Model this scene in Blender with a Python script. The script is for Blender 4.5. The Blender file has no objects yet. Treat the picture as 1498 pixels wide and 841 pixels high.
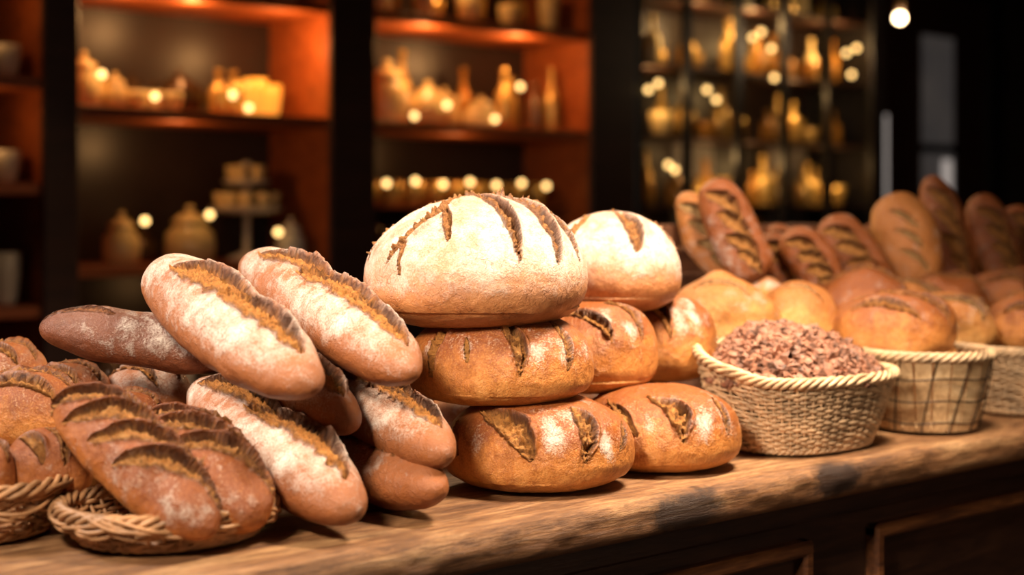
import bpy, math, random
import numpy as np
from mathutils import Vector, Matrix
random.seed(5)
H = 0.95            # counter-top height above the floor
SC = bpy.context.scene

# ------------------------------------------------------------------ noise
def _hash(ix, iy, iz, seed):
    n = (ix.astype(np.int64)*374761393 + iy.astype(np.int64)*668265263 + iz.astype(np.int64)*1274126177 + seed*974634) & 0xffffffff
    n = ((n ^ (n >> 13))*1274126177) & 0xffffffff
    n = (n ^ (n >> 16)) & 0xffff
    return n/32767.5-1.0
def vnoise(p, scale, seed=0):
    q = p*scale; i = np.floor(q).astype(np.int64); f = q-i; f = f*f*(3-2*f)
    r = 0
    for a in (0, 1):
        for b in (0, 1):
            for c in (0, 1):
                w = (f[:, 0] if a else 1-f[:, 0])*(f[:, 1] if b else 1-f[:, 1])*(f[:, 2] if c else 1-f[:, 2])
                r = r+w*_hash(i[:, 0]+a, i[:, 1]+b, i[:, 2]+c, seed)
    return r
def sstep(a, b, x):
    t = np.clip((x-a)/(b-a), 0, 1); return t*t*(3-2*t)

# ------------------------------------------------------------------ materials
def newmat(name):
    m = bpy.data.materials.new(name); m.use_nodes = True
    nt = m.node_tree; b = nt.nodes['Principled BSDF']
    return m, nt, b
def N(nt, t, **kw):
    n = nt.nodes.new(t)
    for k, v in kw.items(): setattr(n, k, v)
    return n
def ramp(nt, stops):
    r = nt.nodes.new('ShaderNodeValToRGB'); e = r.color_ramp.elements
    while len(e) < len(stops): e.new(0.5)
    for el, (p, c) in zip(e, stops):
        el.position = p; el.color = (c[0], c[1], c[2], 1)
    return r
def noise(nt, vec, scale, detail=4, rough=0.55, dist=0):
    n = nt.nodes.new('ShaderNodeTexNoise'); n.inputs['Scale'].default_value = scale
    n.inputs['Detail'].default_value = detail; n.inputs['Roughness'].default_value = rough
    n.inputs['Distortion'].default_value = dist
    nt.links.new(vec, n.inputs['Vector']); return n.outputs['Fac']
def math_(nt, op, a, b=None, clamp=False):
    n = nt.nodes.new('ShaderNodeMath'); n.operation = op; n.use_clamp = clamp
    for i, v in enumerate((a, b)):
        if v is None: continue
        if isinstance(v, (int, float)): n.inputs[i].default_value = v
        else: nt.links.new(v, n.inputs[i])
    return n.outputs[0]
def mapr(nt, v, a, b, c=0.0, d=1.0):
    n = nt.nodes.new('ShaderNodeMapRange'); n.clamp = True
    for i, q in zip((1, 2, 3, 4), (a, b, c, d)): n.inputs[i].default_value = q
    nt.links.new(v, n.inputs[0]); return n.outputs[0]
def mix(nt, fac, a, b):
    n = nt.nodes.new('ShaderNodeMix'); n.data_type = 'RGBA'
    for s, v in ((n.inputs[0], fac), (n.inputs[6], a), (n.inputs[7], b)):
        if isinstance(v, (int, float)): s.default_value = v
        elif isinstance(v, tuple): s.default_value = (v[0], v[1], v[2], 1)
        else: nt.links.new(v, s)
    return n.outputs[2]
def bump(nt, h, strength, dist, prev=None):
    n = nt.nodes.new('ShaderNodeBump'); n.inputs['Strength'].default_value = strength
    n.inputs['Distance'].default_value = dist; nt.links.new(h, n.inputs['Height'])
    if prev is not None: nt.links.new(prev, n.inputs['Normal'])
    return n.outputs['Normal']

def bread_mat(name, c_low, c_mid, c_top, gold=(0.70, 0.27, 0.055), dark=(0.060, 0.015, 0.004), flourcol=(0.62, 0.54, 0.46), film=0.0, lo=0.45, hi=1.30, crk=0.15, pos=(0.08, 0.38, 0.74)):
    m, nt, b = newmat(name); L = nt.links.new
    tc = N(nt, 'ShaderNodeTexCoord').outputs['Object']
    def attr(a):
        n = N(nt, 'ShaderNodeAttribute'); n.attribute_name = a; return n.outputs['Fac']
    n1 = noise(nt, tc, 13, 4, 0.6); n2 = noise(nt, tc, 55, 7, 0.72, 0.4); n3 = noise(nt, tc, 420, 3, 0.6); n0 = noise(nt, tc, 24, 7, 0.68, 0.9)
    vo = N(nt, 'ShaderNodeTexVoronoi'); vo.feature = 'DISTANCE_TO_EDGE'; vo.inputs['Scale'].default_value = 70
    wv = N(nt, 'ShaderNodeMix'); wv.data_type = 'VECTOR'; wv.inputs[0].default_value = 0.035
    nv = N(nt, 'ShaderNodeTexNoise'); nv.inputs['Scale'].default_value = 40; L(tc, nv.inputs['Vector'])
    L(tc, wv.inputs[4]); L(nv.outputs['Color'], wv.inputs[5]); L(wv.outputs[1], vo.inputs['Vector'])
    crack = mapr(nt, vo.outputs['Distance'], 0.0, 0.06, 1.0, 0.0)
    crack = math_(nt, 'MULTIPLY', crack, mapr(nt, n0, 0.48, 0.62))
    sc = attr('score'); hz = attr('hz')
    h = math_(nt, 'ADD', hz, math_(nt, 'MULTIPLY', math_(nt, 'SUBTRACT', n0, 0.5), 1.0))
    r = ramp(nt, [(pos[0], c_low), (pos[1], c_mid), (pos[2], c_top)]); L(h, r.inputs[0])
    r2 = ramp(nt, [(0.35, (gold[0]*0.25, gold[1]*0.18, gold[2]*0.2)), (0.47, gold), (0.66, (min(1, gold[0]*1.25), gold[1]*1.6, gold[2]*2.2))])
    ns = noise(nt, tc, 95, 7, 0.78, 1.2); L(ns, r2.inputs[0])
    col = mix(nt, mapr(nt, n2, 0.48, 0.70, 0, 0.6), r.outputs[0], (c_top[0]*0.75, c_top[1]*0.65, c_top[2]*0.65))
    col = mix(nt, mapr(nt, n3, 0.53, 0.68, 0, 0.35), col, (c_low[0], c_low[1]*1.15, c_low[2]*1.3))
    col = mix(nt, mapr(nt, n3, 0.47, 0.32, 0, 0.35), col, (c_top[0]*0.7, c_top[1]*0.6, c_top[2]*0.6))
    col = mix(nt, math_(nt, 'MULTIPLY', crack, crk), col, (c_top[0]*0.4, c_top[1]*0.35, c_top[2]*0.35))
    col = mix(nt, sc, col, r2.outputs[0])
    fa = attr('flour')
    ff = math_(nt, 'ADD', fa, math_(nt, 'MULTIPLY', math_(nt, 'SUBTRACT', n2, 0.5), 1.9))
    ff = math_(nt, 'ADD', ff, math_(nt, 'MULTIPLY', math_(nt, 'SUBTRACT', n3, 0.5), 1.3))
    ff = math_(nt, 'ADD', ff, math_(nt, 'MULTIPLY', math_(nt, 'SUBTRACT', n1, 0.5), 1.8))
    thick = mapr(nt, ff, lo, hi, 0.0, 0.90)
    thick = math_(nt, 'MULTIPLY', thick, mapr(nt, fa, 0.0, 0.12))
    fl = math_(nt, 'MAXIMUM', thick, math_(nt, 'MULTIPLY', math_(nt, 'MULTIPLY', fa, film), mapr(nt, n0, 0.35, 0.6, 0.35, 1.0))) if film else thick
    fl = math_(nt, 'MULTIPLY', fl, math_(nt, 'SUBTRACT', 1.0, math_(nt, 'MULTIPLY', crack, 0.6)), True)
    col = mix(nt, fl, col, flourcol)
    col = mix(nt, math_(nt, 'MULTIPLY', attr('edge'), 0.95, True), col, dark)
    L(col, b.inputs['Base Color'])
    rr = math_(nt, 'ADD', 0.38, math_(nt, 'MULTIPLY', fl, 0.55)); rr = math_(nt, 'ADD', rr, math_(nt, 'MULTIPLY', sc, 0.2), True)
    L(rr, b.inputs['Roughness'])
    sp_ = math_(nt, 'SUBTRACT', 0.38, math_(nt, 'MULTIPLY', fl, 0.3)); L(sp_, b.inputs['Specular IOR Level'])
    bn = bump(nt, n2, 0.65, 0.007); bn = bump(nt, n3, 0.5, 0.0014, bn)
    bn = bump(nt, math_(nt, 'MULTIPLY', crack, -1.0), 0.15+crk*0.5, 0.002, bn)
    bs = math_(nt, 'MULTIPLY', ns, sc); bn = bump(nt, bs, 1.0, 0.018, bn)
    L(bn, b.inputs['Normal'])
    return m

M_FLOUR = bread_mat('crust_floured', (0.52, 0.225, 0.080), (0.42, 0.155, 0.048), (0.34, 0.115, 0.036), gold=(0.52, 0.20, 0.048), film=0.30, lo=.28, hi=1.40, crk=0.45, flourcol=(0.60, 0.51, 0.43))
M_BATON = bread_mat('crust_baton', (0.26, 0.080, 0.024), (0.31, 0.100, 0.029), (0.30, 0.097, 0.030), flourcol=(0.62, 0.54, 0.465), gold=(0.72, 0.265, 0.048), film=0.10, lo=.38, hi=1.40, crk=0.35)
M_GOLD = bread_mat('crust_golden', (0.68, 0.310, 0.088), (0.54, 0.195, 0.042), (0.24, 0.064, 0.014))
M_DARK = bread_mat('crust_dark', (0.54, 0.200, 0.050), (0.41, 0.130, 0.029), (0.22, 0.058, 0.014), gold=(0.66, 0.26, 0.058))
M_RED = bread_mat('crust_redbrown', (0.24, 0.070, 0.026), (0.18, 0.050, 0.018), (0.13, 0.036, 0.014), gold=(0.36, 0.12, 0.035), film=0.10)
M_PALE = bread_mat('crust_pale', (0.76, 0.43, 0.155), (0.65, 0.295, 0.078), (0.38, 0.13, 0.030), gold=(0.74, 0.40, 0.14))

def simple(name, col, rough=0.5, metal=0.0, nscale=20, var=0.25, bstr=0.1, emis=None, estr=0):
    m, nt, b = newmat(name)
    tc = N(nt, 'ShaderNodeTexCoord').outputs['Object']
    n = noise(nt, tc, nscale, 4)
    c = mix(nt, mapr(nt, n, .3, .7), tuple(x*(1-var) for x in col), tuple(min(1, x*(1+var)) for x in col))
    nt.links.new(c, b.inputs['Base Color']); b.inputs['Roughness'].default_value = rough; b.inputs['Metallic'].default_value = metal
    if bstr: nt.links.new(bump(nt, n, bstr, 0.002), b.inputs['Normal'])
    if emis:
        b.inputs['Emission Color'].default_value = (*emis, 1); b.inputs['Emission Strength'].default_value = estr
    return m
def wood(name, c1, c2, c3, rough=0.5, sx=1.0, scale=9, knots=None, bstr=0.3, edge=None):
    m, nt, b = newmat(name); L = nt.links.new
    tc = N(nt, 'ShaderNodeTexCoord').outputs['Object']
    mp = N(nt, 'ShaderNodeMapping'); mp.inputs['Scale'].default_value = (sx, 9, 9); L(tc, mp.inputs['Vector'])
    n1 = noise(nt, mp.outputs[0], scale*0.35, 6, 0.65, 0.9); n2 = noise(nt, mp.outputs[0], scale*2.2, 7, 0.75, 0.3)
    f = math_(nt, 'ADD', math_(nt, 'MULTIPLY', n1, 0.6), math_(nt, 'MULTIPLY', n2, 0.4))
    r = ramp(nt, [(0.38, c1), (0.5, c2), (0.62, c3)]); L(f, r.inputs[0])
    col = r.outputs[0]
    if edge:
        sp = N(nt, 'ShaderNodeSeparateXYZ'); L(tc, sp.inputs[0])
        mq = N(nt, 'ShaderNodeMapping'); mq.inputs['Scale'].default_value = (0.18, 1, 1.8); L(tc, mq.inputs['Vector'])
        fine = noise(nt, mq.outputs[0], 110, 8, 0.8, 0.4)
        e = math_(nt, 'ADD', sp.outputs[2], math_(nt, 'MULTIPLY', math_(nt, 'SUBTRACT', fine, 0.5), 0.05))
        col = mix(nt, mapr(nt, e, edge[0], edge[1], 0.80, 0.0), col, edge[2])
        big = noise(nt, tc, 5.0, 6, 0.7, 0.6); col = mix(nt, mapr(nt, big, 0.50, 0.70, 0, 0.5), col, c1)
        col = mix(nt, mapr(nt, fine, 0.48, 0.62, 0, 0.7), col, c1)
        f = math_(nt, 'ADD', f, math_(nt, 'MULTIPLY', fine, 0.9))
    if knots:
        nn = noise(nt, tc, 30, 5, 0.7)
        for (kx, ky, kz, rad) in knots:
            mk = N(nt, 'ShaderNodeMapping'); mk.inputs['Location'].default_value = (-kx, -ky, -kz); L(tc, mk.inputs['Vector'])
            mk2 = N(nt, 'ShaderNodeMapping'); mk2.inputs['Scale'].default_value = (0.5, 0.9, 1.1); L(mk.outputs[0], mk2.inputs['Vector'])
            ln = N(nt, 'ShaderNodeVectorMath'); ln.operation = 'LENGTH'; L(mk2.outputs[0], ln.inputs[0])
            d = math_(nt, 'ADD', ln.outputs['Value'], math_(nt, 'MULTIPLY', math_(nt, 'SUBTRACT', nn, 0.5), rad*1.6))
            col = mix(nt, mapr(nt, d, rad*0.6, rad*1.1, 0.92, 0), col, (0.022, 0.009, 0.005))
    L(col, b.inputs['Base Color']); b.inputs['Roughness'].default_value = rough
    L(bump(nt, f, bstr, 0.004), b.inputs['Normal'])
    return m
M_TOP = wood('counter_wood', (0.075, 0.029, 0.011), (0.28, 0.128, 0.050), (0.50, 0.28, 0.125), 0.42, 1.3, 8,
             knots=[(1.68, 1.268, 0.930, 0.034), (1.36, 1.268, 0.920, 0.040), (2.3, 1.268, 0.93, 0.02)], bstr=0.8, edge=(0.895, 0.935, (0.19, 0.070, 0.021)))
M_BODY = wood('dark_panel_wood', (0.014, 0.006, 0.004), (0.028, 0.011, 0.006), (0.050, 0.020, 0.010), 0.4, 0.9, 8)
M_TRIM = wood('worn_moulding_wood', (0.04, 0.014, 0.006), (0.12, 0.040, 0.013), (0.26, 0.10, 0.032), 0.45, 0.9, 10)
M_SHELF = wood('shelf_wood', (0.20, 0.045, 0.010), (0.34, 0.080, 0.017), (0.42, 0.11, 0.026), 0.45, 0.9, 6)
M_POST = wood('post_wood', (0.024, 0.008, 0.005), (0.040, 0.013, 0.007), (0.055, 0.018, 0.010), 0.5, 0.9, 6)
M_BACK = simple('shelf_back', (0.034, 0.019, 0.015), 0.35, 0, 3, 0.3, 0)
M_BLACK = simple('blackened_frame', (0.012, 0.009, 0.009), 0.35, 0, 6, 0.3, 0)
M_WALL = simple('wall_plaster_dark', (0.040, 0.024, 0.018), 0.8, 0, 3, 0.3, 0.1)
M_FLOOR = wood('floor_boards', (0.02, 0.01, 0.006), (0.035, 0.016, 0.009), (0.05, 0.025, 0.013), 0.5, 0.8, 5)
M_CRATE = wood('crate_wood', (0.05, 0.019, 0.010), (0.13, 0.050, 0.022), (0.20, 0.085, 0.04), 0.6, 1.0, 10)
M_SPLINT = wood('splint_wood', (0.34, 0.19, 0.085), (0.56, 0.35, 0.17), (0.72, 0.50, 0.28), 0.6, 1.0, 12)
M_WICK = simple('wicker_light', (0.52, 0.34, 0.19), 0.5, 0, 35, 0.4, 0.3)
M_WICKB = simple('wicker_brown', (0.34, 0.17, 0.072), 0.5, 0, 35, 0.5, 0.3)
M_WIRE = simple('wire_metal', (0.06, 0.04, 0.03), 0.4, 0.9, 30, 0.2, 0)
M_CHOC = simple('chocolate_crumble', (0.23, 0.098, 0.055), 0.65, 0, 70, 0.75, 0.5)
M_CREAM = simple('cream_ceramic', (0.84, 0.62, 0.28), 0.20, 0, 6, 0.1, 0)
M_BRASS = simple('gilt_ceramic', (0.80, 0.50, 0.15), 0.25, 0.5, 6, 0.15, 0)
M_WHITE = simple('white_ceramic', (0.70, 0.62, 0.5), 0.3, 0, 6, 0.1, 0)
M_POTD = simple('dark_pot', (0.08, 0.045, 0.02), 0.25, 0.3, 6, 0.2, 0)
M_AMBER = simple('amber_glass', (0.52, 0.23, 0.04), 0.12, 0.2, 6, 0.3, 0)
M_BOT = simple('bottle_glass', (0.20, 0.11, 0.06), 0.1, 0.2, 6, 0.3, 0)
M_GREY = simple('grey_reflection_panel', (0.34, 0.30, 0.30), 0.4, 0, 4, 0.4, 0)  # grey colour stands in for window reflections in the cabinet
M_BOKEH = simple('warm_bokeh_glow', (1, 0.8, 0.5), 0.5, 0, 4, 0, 0, (1.0, 0.60, 0.20), 4)  # emission for the added bokeh spheres
M_LAMP = simple('lamp_bulb', (1, 0.8, 0.5), 0.5, 0, 4, 0, 0, (1.0, 0.72, 0.42), 16)
M_GLOWO = simple('glowing_orange_cup', (0.9, 0.4, 0.05), 0.3, 0, 4, 0.1, 0, (1.0, 0.42, 0.05), 0.8)  # orange glow of the cups put in as emission
M_PANE = simple('glowing_grey_pane', (0.3, 0.3, 0.32), 0.3, 0, 3, 0.9, 0, (0.75, 0.66, 0.64), 0.035)  # weak emission put in for light behind the glass
M_STRIP = simple('bright_glow_strip', (0.5, 0.5, 0.5), 0.3, 0, 3, 0.2, 0, (1.0, 0.86, 0.78), 0.35)  # emission standing in for a pale upright reflection

# ------------------------------------------------------------------ mesh tools
def mkobj(name, verts, faces, mats, midx=None, smooth=True, attrs=None, mw=None, parent=None):
    me = bpy.data.meshes.new(name)
    me.from_pydata(verts.tolist() if hasattr(verts, 'tolist') else verts, [], faces.tolist() if hasattr(faces, 'tolist') else faces)
    for m in (mats if isinstance(mats, (list, tuple)) else [mats]): me.materials.append(m)
    if midx is not None: me.polygons.foreach_set('material_index', np.array(midx, dtype=np.int32))
    if smooth is True: me.polygons.foreach_set('use_smooth', np.ones(len(me.polygons), dtype=bool))
    elif smooth is not False: me.polygons.foreach_set('use_smooth', np.array(smooth, dtype=bool))
    if attrs:
        for k, v in attrs.items():
            a = me.attributes.new(k, 'FLOAT', 'POINT'); a.data.foreach_set('value', np.asarray(v, dtype=np.float32))
    me.update()
    ob = bpy.data.objects.new(name, me); SC.collection.objects.link(ob)
    if mw is not None: ob.matrix_world = mw
    if parent: ob.parent = parent
    return ob

class MB:
    def __init__(s): s.v = []; s.f = []; s.mi = []; s.sm = []; s.mats = []
    def mid(s, m):
        if m not in s.mats: s.mats.append(m)
        return s.mats.index(m)
    def add(s, v, f, m, smooth=True):
        o = len(s.v); s.v.extend([tuple(map(float, p)) for p in v]); i = s.mid(m)
        for q in f: s.f.append([a+o for a in q]); s.mi.append(i); s.sm.append(smooth)
    def box(s, x0, x1, y0, y1, z0, z1, m, bev=0.0):
        if bev <= 0:
            v = [(x, y, z) for z in (z0, z1) for y in (y0, y1) for x in (x0, x1)]
            f = [(0, 2, 3, 1), (4, 5, 7, 6), (0, 1, 5, 4), (2, 6, 7, 3), (0, 4, 6, 2), (1, 3, 7, 5)]
            s.add(v, f, m, False); return
        b = bev; v = []
        for (sx, X) in ((1, x0), (-1, x1)):
            for (sy, Y) in ((1, y0), (-1, y1)):
                for (sz, Z) in ((1, z0), (-1, z1)):
                    v += [(X, Y+sy*b, Z+sz*b), (X+sx*b, Y, Z+sz*b), (X+sx*b, Y+sy*b, Z)]
        def I(i, j, k, t): return ((i*2+j)*2+k)*3+t
        f = []
        for i in (0, 1): f.append([I(i, 0, 0, 0), I(i, 1, 0, 0), I(i, 1, 1, 0), I(i, 0, 1, 0)])
        for j in (0, 1): f.append([I(0, j, 0, 1), I(1, j, 0, 1), I(1, j, 1, 1), I(0, j, 1, 1)])
        for k in (0, 1): f.append([I(0, 0, k, 2), I(1, 0, k, 2), I(1, 1, k, 2), I(0, 1, k, 2)])
        for j in (0, 1):
            for k in (0, 1): f.append([I(0, j, k, 1), I(1, j, k, 1), I(1, j, k, 2), I(0, j, k, 2)])
        for i in (0, 1):
            for k in (0, 1): f.append([I(i, 0, k, 0), I(i, 1, k, 0), I(i, 1, k, 2), I(i, 0, k, 2)])
        for i in (0, 1):
            for j in (0, 1): f.append([I(i, j, 0, 0), I(i, j, 1, 0), I(i, j, 1, 1), I(i, j, 0, 1)])
        for i in (0, 1):
            for j in (0, 1):
                for k in (0, 1): f.append([I(i, j, k, 0), I(i, j, k, 1), I(i, j, k, 2)])
        s.add(v, f, m, False)
    def lathe(s, prof, cx, cy, cz, m, n=24):
        v = []; f = []
        for (r, z) in prof:
            for k in range(n):
                a = 2*math.pi*k/n; v.append((cx+r*math.cos(a), cy+r*math.sin(a), cz+z))
        for i in range(len(prof)-1):
            for k in range(n):
                k2 = (k+1) % n; f.append((i*n+k, i*n+k2, (i+1)*n+k2, (i+1)*n+k))
        f.append(list(range(n))[::-1]); f.append([(len(prof)-1)*n+k for k in range(n)])
        s.add(v, f, m)
    def tube(s, pts, r, m, sides=6, closed=False):
        P = np.array(pts, dtype=float); n = len(P)
        if closed: T = np.roll(P, -1, 0)-np.roll(P, 1, 0)
        else: T = np.gradient(P, axis=0)
        T = T/(np.linalg.norm(T, axis=1)[:, None]+1e-12)
        up = np.tile(np.array([0.03, 0.02, 1.0]), (n, 1))
        bad = np.abs(T[:, 2]) > 0.92; up[bad] = (1, 0.1, 0)
        A = np.cross(T, up); A /= (np.linalg.norm(A, axis=1)[:, None]+1e-12); B = np.cross(T, A)
        rr = np.broadcast_to(np.asarray(r, dtype=float), (n,))
        v = np.concatenate([(P+rr[:, None]*(A*math.cos(2*math.pi*k/sides)+B*math.sin(2*math.pi*k/sides)))[:, None, :] for k in range(sides)], 1).reshape(-1, 3)
        f = []
        for i in range(n if closed else n-1):
            j = (i+1) % n
            for k in range(sides):
                k2 = (k+1) % sides; f.append((i*sides+k, i*sides+k2, j*sides+k2, j*sides+k))
        if not closed: f.append(list(range(sides))); f.append([(n-1)*sides+k for k in range(sides)][::-1])
        s.add(v, f, m)
    def sphere(s, c, r, m, n=12):
        prof = [(max(1e-4, r*math.sin(math.pi*i/n)), -r*math.cos(math.pi*i/n)) for i in range(n+1)]
        s.lathe(prof, c[0], c[1], c[2], m, 2*n)
    def make(s, name, loc=(0, 0, 0), parent=None):
        return mkobj(name, s.v, s.f, s.mats, s.mi, s.sm, None, Matrix.Translation(loc), parent)

# ------------------------------------------------------------------ bread
def cuts_eval(p, q, cuts, nz1, nz2, nz3):
    disp = np.zeros_like(p); score = np.zeros_like(p); edge = np.zeros_like(p)
    for (p0, q0, p1, q1, w, curve, depth, ear) in cuts:
        dx, dy = p1-p0, q1-q0; L = math.hypot(dx, dy)
        t = ((p-p0)*dx+(q-q0)*dy)/L**2
        perp = (-(p-p0)*dy+(q-q0)*dx)/L
        tt = np.clip(t, 0, 1)
        perp = perp-curve*np.sin(np.pi*tt)*L+nz1*w*0.28+nz3*w*0.08
        wl = w*np.sin(np.pi*tt)**0.6+1e-6
        u = perp/wl; ins = ((t > 0) & (t < 1)).astype(float)
        au = np.abs(u)
        m = sstep(1.04, 0.88, au)*ins
        prof = -depth*(0.50+0.65*u)+0.75*depth*np.abs(nz2)+0.45*depth*nz3
        ev = np.exp(-((u-1.2)/0.3)**2)*ear*(np.sin(np.pi*tt))*ins*(1+.5*nz1)
        disp = disp*(1-m)+m*prof+ev*(1-m)
        score = np.maximum(score, m)
        edge = np.maximum(edge*(1-m*0.8), ins*np.exp(-((au-1.0)/0.15)**2)*(0.50+0.50*(u > 0))*(np.sin(np.pi*tt)**0.3))
    return disp, score, edge

def baton(name, P0, P1, rw, rh, cuts=(), flour=0.6, mat=None, bend=0.0, seed=0, roll=0.0, nS=240, nT=120, pw=2.6, flat=0.8, fside=0.35, taper=0.0, lump=1.0):
    """torpedo loaf, P0/P1 = end tips; cuts in (s, angle-from-top[rad], s, angle, half width m, curve, depth, ear)"""
    P0 = Vector(P0)+Vector((0, 0, H)); P1 = Vector(P1)+Vector((0, 0, H)); ax = P1-P0; Ln = ax.length
    s = -np.cos(np.linspace(0, np.pi, nS)); s = 0.6*s+0.4*np.linspace(-1, 1, nS)
    si = s[1:-1]; th = np.linspace(0, 2*np.pi, nT, endpoint=False)
    S, T = np.meshgrid(si, th, indexing='ij'); S = S.ravel(); T = T.ravel()
    S = np.concatenate([S, [-1, 1]]); T = np.concatenate([T, [0, 0]])
    R = np.sqrt(np.clip(1-np.abs(S)**pw, 0, 1))*(1-taper*S)
    x = S*Ln/2; y = rw*R*np.cos(T); z = rh*R*np.sin(T); z = np.where(z < 0, z*flat, z)
    ang = np.pi/2-T; ang = (ang+np.pi) % (2*np.pi)-np.pi
    nn = np.stack([x/(Ln/2)**2*0.6, y/rw**2, z/rh**2], 1); nn /= np.linalg.norm(nn, axis=1, keepdims=True)+1e-9
    pos = np.stack([x, y, z], 1)
    j1 = vnoise(pos, 90, seed+1); j2 = vnoise(pos*np.array([0.8, 1.3, 1]), 190, seed+2); j3 = vnoise(pos, 330, seed+9)
    cc = [(a*Ln/2, b*rw, c*Ln/2, d*rw, w, cv, dp, er) for (a, b, c, d, w, cv, dp, er) in cuts]
    d, sc, ed = cuts_eval(x, ang*rw*np.clip(R, 0.35, 1), cc, j1, j2, j3)
    fade = sstep(1.0, 0.93, np.abs(S)); d = d*fade
    d = d+(vnoise(pos, 11, seed+3)*0.0045+vnoise(pos, 28, seed+4)*0.0022)*lump+vnoise(pos, 140, seed+5)*0.0004
    pos = pos+nn*d[:, None]
    pos[:, 1] += bend*(S**2-0.4)
    nr = nS-2; i = np.arange(nr-1)[:, None]*nT; k = np.arange(nT)[None, :]; k2 = (k+1) % nT
    f = np.stack([i+k, i+k2, i+nT+k2, i+nT+k], -1).reshape(-1, 4).tolist()
    a0 = nr*nT; a1 = a0+1
    f += [[a0, (q+1) % nT, q] for q in range(nT)] + [[a1, (nr-1)*nT+q, (nr-1)*nT+(q+1) % nT] for q in range(nT)]
    f = [x_[::-1] for x_ in f]
    up = nn[:, 2]
    fl = flour*sstep(-0.6, 0.65, up+fside*0.8)*(1-sc)*(1-.65*sstep(.68, 1.0, np.abs(S)))
    hz = np.clip(0.5+0.5*up, 0, 1)
    xa = ax.normalized(); za = Vector((0, 0, 1))
    if abs(xa.z) > 0.7: za = Vector((-0.643, -0.766, 0))
    ya = za.cross(xa).normalized(); za = xa.cross(ya).normalized()
    mw = Matrix((xa, ya, za)).transposed().to_4x4() @ Matrix.Rotation(roll, 4, 'X')
    mw = Matrix.Translation((P0+P1)/2) @ mw
    return mkobj(name, pos, f, mat, attrs=dict(score=sc, edge=ed, flour=fl, hz=hz), mw=mw)

_cs = {}
def cubesphere(Nn):
    if Nn in _cs: return _cs[Nn]
    g = np.tan(np.linspace(-np.pi/4, np.pi/4, Nn+1)); A, B = np.meshgrid(g, g, indexing='ij'); A = A.ravel(); B = B.ravel(); O = np.ones_like(A)
    V = []; F = []; o = 0
    i = np.arange(Nn)[:, None]*(Nn+1); k = np.arange(Nn)[None, :]
    q = np.stack([i+k, i+Nn+1+k, i+Nn+2+k, i+k+1], -1).reshape(-1, 4)
    for (c, fl) in (((O, A, B), 0), ((-O, A, B), 1), ((A, O, B), 1), ((A, -O, B), 0), ((A, B, O), 0), ((A, B, -O), 1)):
        V.append(np.stack(c, 1)); F.append((q[:, ::-1] if fl else q)+o); o += len(A)
    V = np.concatenate(V); F = np.concatenate(F); V /= np.linalg.norm(V, axis=1, keepdims=True)
    _, idx, inv = np.unique(np.round(V, 5), axis=0, return_index=True, return_inverse=True)
    inv = inv.ravel(); _cs[Nn] = (V[idx], inv[F]); return _cs[Nn]

def boule(name, X, Y, zb, rx, ry, h, cuts=(), flour=0.8, mat=None, rot=-40, seed=0, Nn=56, puff=0.72, pup=None, fbias=0.0, tilt=(0, 0), lump=1.0, hu=0.62, fstreak=None):
    n, F = cubesphere(Nn); nx, ny, nz = n.T
    phi = np.arcsin(np.clip(nz, -1, 1)); c = np.cos(phi)+1e-9; pup = pup or puff
    cz = np.where(nz > 0, c**pup, c**puff)
    x = rx*nx/c*cz; y = ry*ny/c*cz
    z = np.where(nz > 0, hu*h*np.abs(nz)**1.0, -(1-hu)*h*np.abs(nz)**0.8)
    psi = np.pi/2-phi; az = np.arctan2(ny, nx); p = psi*np.cos(az); q = psi*np.sin(az)
    nn = np.stack([nx/rx, ny/ry, nz/(h*0.6)], 1); nn /= np.linalg.norm(nn, axis=1, keepdims=True)
    pos = np.stack([x, y, z], 1)
    j1 = vnoise(pos, 70, seed+1); j2 = vnoise(pos, 150, seed+2); j3 = vnoise(pos, 300, seed+9)
    d, sc, ed = cuts_eval(p, q, cuts, j1, j2, j3)
    d = d+(vnoise(pos, 9, seed+3)*0.006+vnoise(pos, 24, seed+4)*0.0024)*lump*(0.3+0.7*(nz > -0.5))+vnoise(pos, 140, seed+5)*0.0004
    pos = pos+nn*d[:, None]
    zm = -(1-hu)*h; pos[:, 2] = np.maximum(pos[:, 2], zm)
    up = nn[:, 2]
    fl = (flour*sstep(-0.25+fbias, 0.55+fbias, up))*(1-sc)
    if fstreak is not None:
        fs = np.zeros_like(p)
        for (a, b, r, s_) in fstreak:
            l_ = math.hypot(a, b)+1e-6; ea, eb = a/l_, b/l_
            al = (p-a)*ea+(q-b)*eb; pe = -(p-a)*eb+(q-b)*ea
            fs = np.maximum(fs, s_*.85*np.exp(-((al/(r*1.7))**2+(pe/(r*.75))**2)))
        fl = np.maximum(fl, fs*(1-sc))
    hz = np.clip(0.05+0.95*(z-zm)/h, 0, 1)
    mw = Matrix.Translation((X, Y, H+zb-zm)) @ Matrix.Rotation(math.radians(rot), 4, 'Z') @ Matrix.Rotation(tilt[0], 4, 'X') @ Matrix.Rotation(tilt[1], 4, 'Y')
    return mkobj(name, pos, F, mat, attrs=dict(score=sc, edge=ed, flour=fl, hz=hz), mw=mw)

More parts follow.
